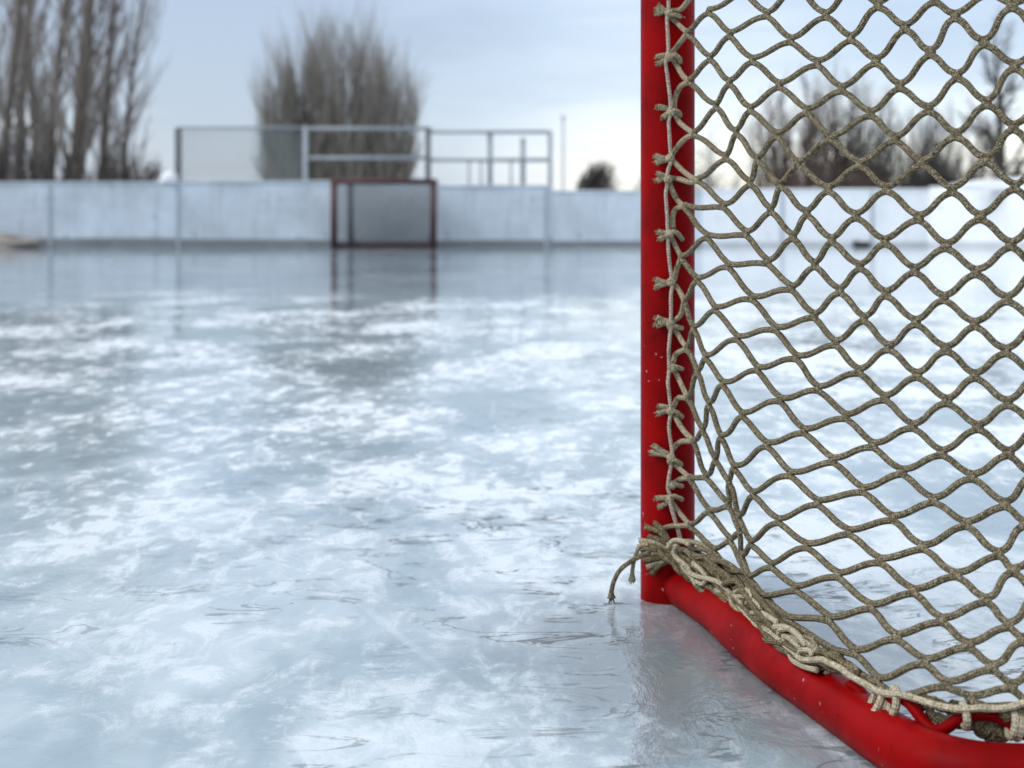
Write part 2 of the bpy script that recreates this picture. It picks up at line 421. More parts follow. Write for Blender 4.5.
def kdir(k):
    p, q = k; P = KP[k]
    a = [(KP[n] - P) * s for n, s in (((p + 1, q), 1), ((p - 1, q), -1)) if n in KP]
    b = [(KP[n] - P) * s for n, s in (((p, q + 1), 1), ((p, q - 1), -1)) if n in KP]
    A = sum(a, Vector()).normalized() if a else Vector((.7, 0, -.7))
    B = sum(b, Vector()).normalized() if b else Vector((.7, 0, .7))
    h = (A + B); h = h.normalized() if h.length > .15 else Vector((1, 0, 0))
    u = (B - A); u = u.normalized() if u.length > .15 else Vector((0, 0, 1))
    return h, u
KD = {k: kdir(k) for k in KP}
net = MB()
def cord(mbx, pts, r=RC, n=8, mi=0, jitter=.05):
    rr = [r * (1 + jitter * (noise.noise(Vector(p) * 160))) for p in pts]
    mbx.tube(pts, rr, n, True, mi)
def edge(k0, k1, down):
    """one mesh bar from knot k0 to k1; down: the '\\' family"""
    P0, P1 = KP[k0], KP[k1]
    h0, u0 = KD[k0]; h1, u1 = KD[k1]
    L = (P1 - P0).length; e = (P1 - P0).normalized()
    off = RC * .75
    s = -1 if down else 1
    A = P0 + u0 * off * s; B = P1 - u1 * off * s
    kk = (.66 if down else .76) + rnd.uniform(-.1, .08)
    t0 = (e * (1 - kk) + h0 * kk).normalized() * L * 1.14
    t1 = (e * (1 - kk) + h1 * kk).normalized() * L * 1.14
    # sag and jitter make no two bars alike
    g = Vector((rnd.uniform(-1, 1), rnd.uniform(-1, 1), rnd.uniform(-1, .6))) * L * .018
    pts = []
    n = 12 if (k0 in seen or k1 in seen) else 5
    for i in range(n + 1):
        t = i / n
        h00 = 2 * t ** 3 - 3 * t * t + 1; h10 = t ** 3 - 2 * t * t + t; h01 = -2 * t ** 3 + 3 * t * t; h11 = t ** 3 - t * t
        pts.append(A * h00 + t0 * h10 + B * h01 + t1 * h11 + g * math.sin(math.pi * t))
    cord(net, pts, RC, 8 if n == 12 else 6)
for (p, q) in KP:
    if (p + 1, q) in KP: edge((p, q), (p + 1, q), True)
    if (p, q + 1) in KP: edge((p, q), (p, q + 1), False)
    h, u = KD[(p, q)]
    nn = h.cross(u).normalized()
    s = rnd.uniform(.92, 1.12)
    net.ball(KP[(p, q)], h * RC * 1.6 * s, u * RC * 1.05 * s, nn * RC * 1.05 * s, 10, 7)
# selvedge: bars from the outermost knots to the lacing on the post
ties = [(669, 13), (669, 57), (671, 112), (670, 158), (668, 179), (669.5, 234), (671, 282), (670.5, 323), (673, 368), (671, 411), (671, 458), (672, 485), (669.5, 499)]
def pxcord(mbx, pts, r=RC, mi=0, per=5, n=8, dz=0.0):
    cord(mbx, spline([nat(x, y, dz) if len((x, y)) else None for x, y in pts], per), r, n, mi)
def front(x, y, dz=0.0):
    """point just in front of the post's surface"""
    dx = at(x, 0, ZP - RP).x - post_x
    zz = ZP - math.sqrt(max(0.0, RP * RP - min(abs(dx), RP * .98) ** 2))
    return at(x, y, zz - .0035 - dz)
def mixed(x, y):
    a = front(x, y); b = nat(x, y); t = sstep(676, 692, x)
    return a.lerp(b, t)
for pts in ([(671, 17), (679, 25), (687.5, 33)], [(671, 54), (678, 45), (687.5, 33)], [(672, 58), (677, 66), (683, 76), (689.4, 81.3)],
            [(674, 109), (675, 99), (680, 87), (689.4, 81.3)], [(674, 114), (681, 124), (694.4, 134)], [(672, 155), (678, 146), (686, 138), (694.4, 134)],
            [(673, 161), (682, 170), (691, 177), (698.8, 179.8)], [(668, 178), (679, 179), (690, 182), (698.8, 181)], [(669, 181), (673, 192), (678, 201), (685, 206.4)],
            [(673, 229), (673, 215), (677, 208), (685, 206.4)], [(671, 236), (676, 247), (681.3, 257.6)], [(674, 281), (677, 268), (681.3, 257.6)],
            [(675, 285), (680, 292), (684.4, 301)], [(673, 322), (681, 314), (684.4, 301)], [(673, 326), (680, 338), (686.9, 348.6)],
            [(673, 364), (676, 354), (686.9, 348.6)], [(675, 371), (680, 382), (688, 398.4)], [(673, 408), (678, 398), (688, 398.4)],
            [(674, 415), (683, 430), (693.8, 441)], [(672, 450), (680, 442), (693.8, 441)], [(673, 463), (681, 470), (690, 478)],
            [(674, 484), (680, 479), (690, 478)], [(670, 500), (678, 511), (690, 525.6)], [(659, 530), (672, 526), (690, 525.6)],
            [(668, 556), (676, 545), (684, 541.5), (697, 543), (713.8, 550)], [(671, 11), (681, 9), (690, -2), (697, -14)]):
    cord(net, spline([mixed(x, y) for x, y in pts], 5), RC, 8, 1)

# ---- vertical lacing cord on the post
for (p, q) in KP:
    if (p, q) not in seen and K[(p, q)][0] < 712 and (p - 1, q) not in KP:
        x, y = K[(p, q)]
        for dy in (-18, 18): cord(net, spline([front(670, y + dy), mixed((670 + x) / 2, y + dy * .4), KP[(p, q)]], 4), RC, 6, 1)
net_ob = net.build('net', [M['cord'], M['cord_pale'], M['cord_dirty']], goal)
lace_px = [(668 + 2 * math.sin(y), y) for y in range(-690, -60, 35)] + [(668, -60), (669, -30), (668.5, 0), (668.5, 11), (667, 19), (668, 37), (668.3, 52), (665.8, 62), (667.5, 76), (669, 88), (670, 97), (670.8, 112), (668.8, 121), (669.4, 134), (670.2, 148), (671.2, 160),
           (667.5, 173), (667, 186), (665.8, 194), (667.2, 215), (668, 242), (669.5, 262), (672.3, 284), (671, 295), (670.8, 325), (668.8, 350), (669.2, 369), (668, 382), (669, 392), (670.6, 411), (669, 428),
           (672.2, 452), (671.4, 463), (669, 477), (668, 489), (671.5, 497)]
mb = MB()
cord(mb, spline([front(x, y, .0045 + .001 * math.sin(y * .2)) for x, y in lace_px], 4), .0021, 8)
cord(mb, spline([front(x, y, .006) for x, y in [(669.5, 497), (671.5, 508), (676, 523), (679.5, 536), (681, 544)]], 5), .0023, 8)
lace_ob = mb.build('lacing_cord', M['lace_pink'], goal)
# wraps and stubs of the ties
stubs = [(680, 16.5, 1), (680.5, 61, 6), (680, 115, 4), None, None, (682.5, 238, 6), None, (682, 328, 1), (682, 368.5, 1), (682, 416, 4), (681, 464, 3), (682, 486, 1), (682, 499, 2)]
for (x, y), st in zip(ties, stubs):
    mb = MB()
    mb.ball(front(x, y, .004), Vector((.0050, 0, 0)), Vector((0, .0042, 0)), Vector((0, 0, .0052)), 10, 7)
    if st:
        sx, sy, dy = st
        cord(mb, spline([front(x, y, .004), front(669, sy - dy * .6, .0045), front(674, sy - dy * .9 - 1, .0055), front(679, sy - dy * .5, .005), front(sx, sy + dy * .3, .002)], 4), .0028, 8)
    mb.build('tie_wrap', M['cord_pale'], lace_ob)
# frayed tails of the ties
tails = [((668.8, 13), [(657, 13.5), (659.5, 6.5), (656.5, 10)]), ((668.8, 56.5), [(656.5, 57.5), (658, 64)]), ((670, 111.5), [(658, 107), (663, 118)]), ((669, 158), [(656, 156), (656, 163), (657, 160)]),
         ((667.5, 178), [(658, 174), (656.5, 181)]), ((669, 234), [(658, 232), (660, 239.5)]), ((671, 283), [(655.5, 279.5), (656, 287)]), ((671, 322.5), [(656.5, 317.5), (656, 325.5), (658, 322)]),
         ((671, 410.5), [(659, 406.5), (657.5, 414)]), ((670, 456), [(654, 446), (651, 453)]), ((669.5, 498.5), [(656, 499), (658.5, 507)])]
def tail(mbx, A, B, r0=.0029, mid=None, fray=7, rr=None):
    rr = rr or rnd
    d = (B - A)
    side = d.cross(Vector((0, 1, 0))).normalized()
    bend = side * rr.uniform(-.0016, .0016) if mid is None else mid
    pts = [A, A.lerp(B, .35) + bend, A.lerp(B, .7) + bend, B]
    sp = spline(pts, 4)
    n = len(sp)
    mbx.tube(sp, [r0 * (1 + .28 * (i / n) ** 2) for i in range(n)], 9)
    for k in range(fray):
        e = B + d.normalized() * rr.uniform(.0005, .0042) + side * rr.uniform(-.0032, .0032) + Vector((0, rr.uniform(-.003, .002), 0))
        s0 = B - d.normalized() * .003 + side * rr.uniform(-.0018, .0018)
        mbx.tube([s0, (s0 + e) / 2 + side * rr.uniform(-.0006, .0006), e], [.0011, .0010, .0005], 5)
for (cx, cy), ends in tails:
    mb = MB()
    A = front(cx + 3, cy, .002)
    for ex, ey in ends: tail(mb, A + Vector((0, rnd.uniform(-.001, .001), rnd.uniform(-.002, .002))), front(ex, ey, .003 + rnd.uniform(0, .003)))
    mb.build('cord_tail', M['cord_pale'], net_ob)

# ---- gathered netting rolled along the base bar, laced down
core_px = [(664, 549, 9), (676, 556, 11), (688, 566, 13), (702, 578, 13), (720, 592, 13), (738, 607, 13), (756, 622, 13), (775, 636, 13), (795, 649, 12), (815, 657, 12), (832, 663, 9), (846, 668, 6), (856, 673, 3)]
core = spline([at(x, y, (bz(x) - .012) if x > 700 else lerp(1.665, bz(700) - .012, sstep(660, 700, x))) for x, y, r in core_px], 6)
core_r = [interp([(i * 6, c[2]) for i, c in enumerate(core_px)], j) / F * core[j].y for j in range(len(core))]
def strand(mbx, seed, r, mi, a0, turns, s0=0.0, s1=1.0, rmin=.25, rmax=1.0, wig=9.0):
    n = len(core); pts = []
    i0, i1 = int(s0 * (n - 1)), int(s1 * (n - 1))
    for j in range(i0, i1 + 1):
        t = core[min(j + 1, n - 1)] - core[max(j - 1, 0)]; t.normalize()
        sd = t.cross(Vector((0, 0, 1))).normalized(); up = sd.cross(t)
        s = j / n
        a = a0 + turns * 2 * math.pi * s + 1.3 * noise.noise(Vector((s * wig, seed, 1.7)))
        rr = core_r[j] * lerp(rmin, rmax, .5 + .5 * noise.noise(Vector((s * wig * 1.4, seed + 9.3, .4))) * 1.4)
        pts.append(core[j] + (sd * math.cos(a) + up * math.sin(a)) * rr)
    cord(mbx, spline(pts, 2), r, 8, mi)
mb = MB()
for k in range(15):
    strand(mb, k * 3.1, .0031 * rnd.uniform(.85, 1.1), 0 if k % 3 else 1, rnd.uniform(0, 6.28), rnd.uniform(-1.0, 1.0), rnd.uniform(0, .12), 1.0 if k < 6 else rnd.uniform(.55, .95))
for k in range(16):                                                       # slack half-meshes looping out of the roll
    s = rnd.uniform(.05, .8); n = len(core); j0 = int(s * n); j1 = min(n - 1, j0 + rnd.randint(7, 14)); jm = (j0 + j1) // 2
    t = (core[j1] - core[j0]).normalized(); sd = t.cross(Vector((0, 0, 1))).normalized(); up = sd.cross(t)
    a = rnd.uniform(.2, 2.6)
    o = (sd * math.cos(a) * -1 + up * math.sin(a)) * core_r[jm] * rnd.uniform(.9, 1.35)
    cord(mb, spline([core[j0], core[j0].lerp(core[jm], .5) + o * .8, core[jm] + o, core[jm].lerp(core[j1], .5) + o * .85, core[j1]], 5), .003, 8, rnd.choice((0, 0, 1)))
# thick fat rolls behind the rod of the back bar
def roll(path, rad, mi=0, n=6):
    c = spline([at(x, y, bz(x) + d) for x, y, d in path], 6)
    m_ = len(c)
    for k in range(n):
        a0 = 2 * math.pi * k / n; pts = []
        for j in range(m_):
            t = (c[min(j + 1, m_ - 1)] - c[max(j - 1, 0)]).normalized(); sd = t.cross(Vector((0, 0, 1))).normalized(); up = sd.cross(t)
            s = j / (m_ - 1); a = a0 + 2.6 * s + 2.4 * noise.noise(Vector((s * 5, k * 2.3 + rad * 900, .3)))
            q = rad * (1 + .9 * noise.noise(Vector((s * 7, k * 4.1, rad * 700))))
            pts.append(c[j] + (sd * math.cos(a) + up * math.sin(a)) * q * math.sin(math.pi * lerp(.08, .92, s)) ** .7)
        cord(mb, spline(pts, 2), .0031 * rnd.uniform(.8, 1.1), 8, mi if rnd.random() < .7 else 2)
roll([(908, 696, .018), (926, 706, .018), (945, 714, .017), (962, 714, .016), (980, 707, .018)], .0062, 0, 7)
roll([(690, 551, -.010), (706, 556, -.012), (722, 567, -.012), (738, 582, -.012), (753, 596, -.012), (770, 614, -.012), (788, 632, -.012), (806, 648, -.012)], .0072, 0, 8)
roll([(698, 560, -.014), (716, 574, -.016), (734, 590, -.016), (752, 608, -.016), (774, 626, -.016)], .0052, 0, 5)
roll([(966, 722, .012), (982, 727, .012), (996, 731, .012), (1010, 732, .012)], .0052, 0, 6)
roll([(1004, 716, .004), (1024, 711, .003), (1050, 712, .003), (1074, 716, .006)], .0075, 0, 7)
roll_ob = mb.build('net_roll', [M['cord_dirty'], M['cord_pale'], M['cord']], net_ob)
tag(roll_ob, 'gathered olive brown netting bunched along the base bar')

# pale lacing along the base bar
lb = [(677, 545), (674, 553), (679, 560), (687, 566), (691, 573), (699, 577), (709, 579), (720, 583), (728, 590), (733, 596), (736, 606), (744, 611), (750, 620), (758, 626), (769, 631), (778, 638), (786, 646), (794, 652), (801, 659), (811, 660),
      (822, 659.5), (829, 663), (840, 668), (850, 675.5), (865, 684), (880, 692), (890, 694), (903, 695), (920, 700), (940, 706), (960, 709), (980, 708), (1000, 708.5), (1014, 706), (1030, 702), (1060, 705), (1100, 708)]
def lift(x):
    return interp([(670, .024), (700, .037), (825, .034), (850, .022), (870, .012), (900, .006), (1100, .006)], x)
mb = MB()
cord(mb, spline([at(x, y, bz(x) - lift(x)) for x, y in lb], 5), .0027, 9)
loops = [[(693, 563), (700, 569), (706, 577), (703, 584), (696, 581)], [(735, 592), (742, 589), (750, 592), (752, 598), (747, 603)],
         [(734, 607), (733, 601), (740, 596), (751, 599), (759, 605), (761, 611)], [(752, 613), (760, 612), (769, 617), (776, 622), (775, 628)],
         [(770, 633), (773, 628), (783, 627), (793, 631), (801, 639), (806, 645)], [(779, 637), (780, 630), (786, 629)], [(786, 644), (784, 637), (791, 639), (800, 648)],
         [(799, 655), (802, 650), (810, 651), (812, 656)], [(668, 548), (673, 541), (682, 541), (690, 545)], [(681, 561), (684, 569), (690, 575), (697, 586)],
         [(716, 590), (722, 595), (726, 602), (735, 608)], [(790, 655), (794, 661), (805, 667), (817, 670)]]
for l in loops:
    cord(mb, spline([at(x, y, bz(x) - lift(x) + .002) for x, y in l], 5), .0029 * rnd.uniform(.85, 1.05), 8)
# rings round the scalloped rod
def ring(x, y, r, tilt, rc=.0027, n=2):
    c = at(x, y, bz(x) - .001)
    for k in range(n):
        pts = []
        ax = Vector((math.cos(tilt), 0, math.sin(tilt))); e1 = Vector((0, 1, 0)); e2 = ax.cross(e1)
        for i in range(17):
            a = 2 * math.pi * i / 16
            pts.append(c + ax * (k - (n - 1) / 2) * rc * 1.5 + (e1 * math.cos(a) * r + e2 * math.sin(a) * r * 1.25))
        mb.tube(pts, rc, 8, False)
ring(882, 704, .0088, R(-25), .0033, 3); ring(893.5, 702, .0082, R(-8), .0033, 1)
ring(964.5, 716, .0066, R(5), .0031, 1); ring(1015, 725, .0072, R(-10), .0031, 2); ring(826, 668, .008, R(-20), .0028, 1)
tag(mb.build('lacing_cord', M['lace'], goal), 'pale lacing cord looped along the base bar')

# frayed fan of cut cords at the foot of the post
mb = MB()
fan = [((677, 553), (646, 527), (660, 533)), ((674, 551), (655, 523), (664, 532)), ((676, 554), (641, 541), (656, 543)), ((678, 556), (640, 548), (657, 550)), ((678, 558), (643, 553), (660, 555)),
       ((676, 560), (645, 560), (660, 558)), ((672, 562), (648, 567), (660, 563)), ((668, 562), (652, 574), (659, 566)), ((674, 555), (643, 545), (655, 547)), ((676, 557), (652, 553), (662, 553)), ((673, 548), (650, 537), (661, 540))]
for a, b, c in fan:
    A, B, C = front(a[0], a[1], .012), front(max(b[0], 643), b[1], .006) + Vector(((b[0] - max(b[0], 643)) / 900, 0, 0)), front(c[0], c[1], .010)
    sp = spline([A, C, B], 6); n = len(sp)
    mb.tube(sp, [.0026 * (1 + .35 * (i / n) ** 2) for i in range(n)], 8, True, rnd.choice((0, 0, 1)))
    d = (B - C).normalized(); sd = d.cross(Vector((0, 1, 0))).normalized()
    for k in range(6):
        s0 = B - d * .003 + sd * rnd.uniform(-.002, .002); e = B + d * rnd.uniform(.001, .005) + sd * rnd.uniform(-.004, .004)
        mb.tube([s0, e], [.0011, .0005], 5, True, rnd.choice((0, 1)))
tag(mb.build('cord_fringe', [M['cord_dirty'], M['cord_pale']], net_ob), 'fan of frayed cut cord ends at the foot of the post')
def hang(pts, r, name, mat, lab):
    mb = MB(); sp = spline([at(x, y, Z) for x, y, Z in pts], 6); n = len(sp)
    mb.tube(sp, [r * (1 if i < n * .8 else 1 + 1.1 * (i / n - .8) / .2) for i in range(n)], 9)
    B = sp[-1]; d = (sp[-1] - sp[-4]).normalized()
    for k in range(9):
        e = B + d * rnd.uniform(.002, .007) + Vector((rnd.uniform(-.004, .004), rnd.uniform(-.004, .004), 0)); mb.tube([B - d * .004, e], [.0012, .0004], 5)
    return tag(mb.build(name, mat, net_ob), lab)
hang([(650, 552, 1.67), (641, 556, 1.675), (630, 562, 1.68), (620, 570, 1.685), (614, 581, 1.685), (611.5, 592, 1.69), (611.5, 598, 1.69)], .0026, 'loose_cord', M['cord'], 'dark loose cord end arching down to the ice')
hang([(648, 545, 1.67), (640, 546, 1.675), (635, 557, 1.68), (632.5, 570, 1.685), (632, 580, 1.69)], .0023, 'loose_cord', M['cord_pale'], 'short loose cord end with a pale tip hanging straight')

# ------------------------------------------------------------------ far goal
ZG = 24.9
gx0, gx1 = at(334, 0, ZG).x, at(433.5, 0, ZG).x
gh = at(0, 181.5, ZG).z
fg = thing('hockey_goal', ((gx0 + gx1) / 2, ZG, 0), 'far dark red hockey goal standing against the end boards', 'hockey goal')
for x in (gx0, gx1):
    mb = MB(); mb.tube([(x, ZG, 0), (x, ZG, gh)], .055, 14); mb.build('post', M['far_red'], fg)
mb = MB(); mb.tube([(gx0 - .055, ZG, gh), (gx1 + .055, ZG, gh)], .045, 14); mb.build('crossbar', M['far_red'], fg)
mb = MB(); yb_ = 25.55
mb.tube(spline([(gx0, ZG, .03), (gx0 + .06, ZG + .3, .03), (gx0 + .2, yb_, .03), (gx0 + .7, yb_ + .02, .03), (gx1 - .7, yb_ + .02, .03), (gx1 - .1, yb_, .03), (gx1 - .02, ZG + .3, .03), (gx1, ZG, .03)], 6), .045, 12)
mb.build('base_frame', M['far_red'], fg)
mb = MB()
xs0, xs1 = gx0 + .2, gx1 - .04
mb.tube([(xs0, yb_, .0), (xs0, yb_ - .12, gh)], .05, 10); mb.build('rear_post', M['dark_steel'], fg)
mb = MB()
def diamond(mb, f, nu, nv, r):
    """diamond netting over the patch f(u, v)"""
    for fam in (1, -1):
        for s in range(-nv if fam > 0 else 0, nu if fam > 0 else nu + nv):
            pts = []
            for j in range(nv + 1):
                u = s + fam * j
                if 0 <= u <= nu: pts.append(f(u / nu, j / nv))
            if len(pts) > 1: mb.tube([pts[0], pts[len(pts) // 2], pts[-1]] if len(pts) > 3 else [pts[0], pts[-1]], r, 4, False)
diamond(mb, lambda u, v: (lerp(xs0, xs1, u), yb_ - .12 * v, gh * v), 32, 22, .0044)
diamond(mb, lambda u, v: (lerp(gx0, xs0, u), lerp(ZG, yb_ - .12 * v, u), gh * v), 10, 20, .0030)
diamond(mb, lambda u, v: (lerp(gx1, xs1, u), lerp(ZG, yb_ - .12 * v, u), gh * v), 10, 20, .0030)
diamond(mb, lambda u, v: (lerp(gx0, gx1, u), lerp(ZG, yb_ - .12, v), gh), 30, 10, .0026)
mb.build('net', M['far_net'], fg)

# ------------------------------------------------------------------ rink boards
ZB = 25.7
def bx(x): return at(x, 0, ZB).x
def ztop(y): return H + (HY - y) / F * ZB
def board(label, x0, x1, ytop, mat, kick, kh, seams, cap=True, end=None):
    p0 = Vector((bx(x0), ZB, 0)); p1 = Vector((bx(x1), ZB, 0)) if end is None else Vector(end)
    h = ztop(ytop); L = (p1 - p0).length; mid = (p0 + p1) / 2
    rot = Matrix.Rotation(math.atan2((p1 - p0).y, (p1 - p0).x), 3, 'Z')
    t = thing('rink_board', mid, label, 'rink board', 'white boards round the rink')
    mb = MB(); mb.box(mid + Vector((0, .03, (h + kh) / 2)), (L - .004, .05, h - kh), rot, .004); mb.build('panel', mat, t, False, mid)
    mb = MB(); mb.box(mid + rot @ Vector((0, .025, kh / 2 - .004)), (L - .004, .07, kh), rot, .006); mb.build('kick_plate', kick, t, False, mid)
    if cap:
        mb = MB(); mb.box(mid + rot @ Vector((0, .035, h + .02)), (L - .004, .1, .036), rot, .01); mb.build('cap_rail', mat, t, False, mid)
    for sx in seams:
        s = Vector((bx(sx), ZB, 0)); c = p0 + (p1 - p0).normalized() * (s - p0).length
        mb = MB(); mb.box(c + rot @ Vector((0, .0, h / 2)), (.05, .022, h - .02), rot, .004); mb.build('joint_strip', M['seam'], t, False, mid)
    return t
board('leftmost smudged rink board below the tall bare trees', -160, 177, 184, M['board'], M['kick'], .15, (50,))
board('bluish white rink board under the chain link fence, left of the far goal', 177, 307, 183, M['board'], M['kick'], .14, (178,))
board('rink board behind the far goal with its net in front', 307, 439, 183, M['board'], M['kick'], .13, ())
board('scuffed rink board under the open pipe railing, right of the far goal', 439, 551, 187, M['board'], M['kick'], .13, (546,))
board('lower rink board between the pipe railing and the near goal post', 551, 702, 192.5, M['board'], M['kick'], .11, ())
bE = board('bright rink board seen through the net with a dark gap at its foot', 702, 929, 191, M['board_white'], M['kick_pale'], .10, (782, 872))
mb = MB(); c = Vector((bx(861), ZB - .035, .045)); mb.box(c, (.27, .06, .095), None, .012); mb.box(c + Vector((-.1, -.02, .05)), (.1, .05, .018), None, .004)  # black block painted as the shade inside a hole in the board
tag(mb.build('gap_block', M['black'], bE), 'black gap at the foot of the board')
board('snow topped rink board at the far right, bending towards the corner', 929, 1100, 189, M['board_white'], M['kick_pale'], .10, (), True, (9.5, 23.3, 0))
def side_board(label, p0, p1):
    p0, p1 = Vector(p0), Vector(p1); mid = (p0 + p1) / 2; L = (p1 - p0).length; h = 1.05
    rot = Matrix.Rotation(math.atan2((p1 - p0).y, (p1 - p0).x), 3, 'Z')
    t = thing('rink_board', mid, label, 'rink board', 'white boards round the rink')
    mb = MB(); mb.box(mid + Vector((0, 0, (h + .14) / 2)), (L, .05, h - .14), rot, .004); mb.build('panel', M['board'], t, False, mid)
    mb = MB(); mb.box(mid + Vector((0, 0, .066)), (L, .07, .14), rot, .006); mb.build('kick_plate', M['kick'], t, False, mid)
    mb = MB(); mb.box(mid + Vector((0, 0, h + .02)), (L, .1, .036), rot, .01); mb.build('cap_rail', M['board'], t, False, mid)
side_board('long side board running along the left of the rink', (-11.25, 25.6, 0), (-11.25, -5, 0))
side_board('long side board running along the right of the rink', (9.62, 23.2, 0), (9.62, -5, 0))
def lump(name, c, size, mat, seed, label, cat, n=20, m=12):
    mb = MB(); c = Vector(c); b = 0
    for i in range(m + 1):
        th = math.pi / 2 * i / m
        for k in range(n):
            a = 2 * math.pi * k / n
            d = Vector((math.cos(a) * math.sin(th), math.sin(a) * math.sin(th), math.cos(th)))
            q = 1 + .45 * noise.noise(d * 2.3 + Vector((seed, 0, 0))) + .2 * noise.noise(d * 6 + Vector((seed, 3, 0)))
            mb.v.append(c + Vector((d.x * size[0] * q, d.y * size[1] * q, d.z * size[2] * q)))
    for i in range(m):
        for k in range(n): mb.quad((i * n + k, (i + 1) * n + k, (i + 1) * n + (k + 1) % n, i * n + (k + 1) % n))
    return tag(mb.build(name, mat, None, True, c), label, cat)
lump('snow_lump', (bx(168), ZB + .04, 1.085), (.16, .09, .16), M['snow'], 2, 'small white lump of snow sitting on the left boards', 'snow lump')
lump('snow_heap', (at(1000, 0, 24.9).x, 24.8, .93), (.9, .09, .17), M['snow'], 8, 'ridge of snow heaped on the far right board', 'snow heap')
lump('snow_heap', (bx(-5), ZB - .25, -.02), (.95, .3, .2), M['dirty_snow'], 5, 'dirty brown snow piled at the foot of the leftmost board', 'snow heap')

# ------------------------------------------------------------------ railings above the boards
ZF = 25.85
def fx(x): return at(x, 0, ZF).x
def fz(y): return at(0, y, ZF).z
f1 = thing('chain_link_fence', (fx(241), ZF, 0), 'chain link fence on steel pipes left of the far goal, above the boards', 'fence')
def pipe(name, pts, r, par, mat=M['steel']):
    mb = MB(); mb.tube(pts, r, 10); return mb.build(name, mat, par)
pipe('post', [(fx(178), ZF, 0), (fx(178), ZF, fz(128))], .06, f1, M['dark_steel'])
pipe('post', [(fx(305.5), ZF, 0), (fx(305.5), ZF, fz(126))], .045, f1)
pipe('top_rail', [(fx(178), ZF, fz(127.5)), (fx(305), ZF, fz(127.5))], .022, f1)
mb = MB()
diamond(mb, lambda u, v: (lerp(fx(179), fx(305), u), ZF + .04, lerp(.9, fz(128), v)), 46, 24, .0030)
mb.build('wire_mesh', M['wire'], f1)
f2 = thing('pipe_railing', (fx(366), ZF, 0), 'grey pipe railing in front of the round bare willow behind the far goal', 'railing')
pipe('post', [(fx(428), ZF, 0), (fx(428), ZF, fz(127))], .05, f2, M['dark_steel'])
pipe('top_rail', [(fx(307), ZF, fz(128.5)), (fx(427), ZF, fz(128.5))], .030, f2)
pipe('mid_rail', [(fx(307), ZF, fz(158)), (fx(427), ZF, fz(158))], .032, f2)
f3 = thing('pipe_railing', (fx(490), ZF, 0), 'open pipe railing with thin uprights against the pale sky', 'railing')
pipe('top_rail', [(fx(429), ZF, fz(132)), (fx(551), ZF, fz(132))], .032, f3)
pipe('mid_rail', [(fx(429), ZF, fz(160)), (fx(551), ZF, fz(160))], .034, f3)
pipe('post', [(fx(550), ZF, 0), (fx(550), ZF, fz(131))], .042, f3)
for x, y0, r in ((490, 132, .045), (523, 138, .045)): pipe('upright', [(fx(x), ZF + .06, .9), (fx(x), ZF + .06, fz(y0))], r, f3)
for x in (469, 481, 511): pipe('baluster', [(fx(x), ZF, .9), (fx(x), ZF, fz(160))], .02, f3)
pl = thing('pole', at(563, 222, 36) - Vector((0, 0, H)), 'slim pale pole standing alone right of the pipe railing', 'pole')
px = at(563, 0, 36).x
pipe('shaft', [(px, 36, 0), (px, 36, at(0, 118, 36).z)], .035, pl, M['pole_paint']); mb = MB(); mb.ball((px, 36, at(0, 117, 36).z), Vector((.07, 0, 0)), Vector((0, .07, 0)), Vector((0, 0, .05))); mb.build('cap', M['pole_paint'], pl)

# ------------------------------------------------------------------ trees
def rv(r): return Vector((r.uniform(-1, 1), r.uniform(-1, 1), r.uniform(-1, 1)))
def limb(mb, r, p, d, L, rad, lev, cfg, tw):
    """a limb, its forks and its twigs; levels below cfg['wood'] go to the trunk mesh, finer ones to the twig mesh"""
    nseg = cfg['seg'][lev]
    pts = [p]; dd = d.normalized(); q = p
    for i in range(nseg):
        dd = (dd + rv(r) * cfg['wob'][lev] + Vector((0, 0, 1)) * cfg['up'][lev] + cfg.get('lean', Vector())).normalized()
        q = q + dd * (L / nseg); pts.append(q)
    end = rad * cfg['taper'][lev]
    (mb if lev < cfg['wood'] else tw).tube(pts, [lerp(rad, end, i / nseg) for i in range(nseg + 1)], (7, 5, 4, 3, 3)[lev], lev < 1)
    if lev + 1 >= len(cfg['n']) + 1: return
    nch = cfg['n'][lev]
    for c in range(nch):
        s = lerp(cfg['from'][lev], 1.0, (c + r.random()) / nch)
        fi = min(s * nseg, nseg - .001); i = int(fi)
        b = pts[i].lerp(pts[i + 1], fi - i)
        t = (pts[i + 1] - pts[i]).normalized()
        side = rv(r); side = (side - t * side.dot(t)).normalized()
        ang = R(cfg['ang'][lev] * r.uniform(.6, 1.35))
        nd = t * math.cos(ang) + side * math.sin(ang)
        l2 = L * cfg['len'][lev] * r.uniform(.65, 1.2) * lerp(1.0, cfg.get('tip', .45), s)
        limb(mb, r, b, nd, l2, lerp(rad, end, s) * cfg['thin'][lev], lev + 1, cfg, tw)
def tree(name, x, Z, h, cfg, seed, mats, label, stems=1, spread=0.0, fan=0.0, trunk_r=.12, cat='tree', group=None, base_z=0.0):
    r = random.Random(seed); X = at(x, 0, Z).x
    t = thing(name, (X, Z, base_z), label, cat, group)
    mb, tw = MB(), MB()
    for s in range(stems):
        u = 0 if stems == 1 else (s + .5 + r.uniform(-.4, .4)) / stems * 2 - 1
        a = r.uniform(0, 6.28)
        p = Vector((X + u * spread, Z + r.uniform(-1, 1) * spread * .5, base_z - .1))
        d = Vector((u * fan + r.uniform(-.06, .06), r.uniform(-1, 1) * fan * .6, 1))
        hh = h * (1 - .30 * abs(u) ** 2.2) * r.uniform(.9, 1.03)
        limb(mb, r, p, d, hh, trunk_r * r.uniform(.75, 1.2), 0, cfg, tw)
    mb.build('trunk', mats[0], t); tw.build('crown', mats[1], t)
    return t
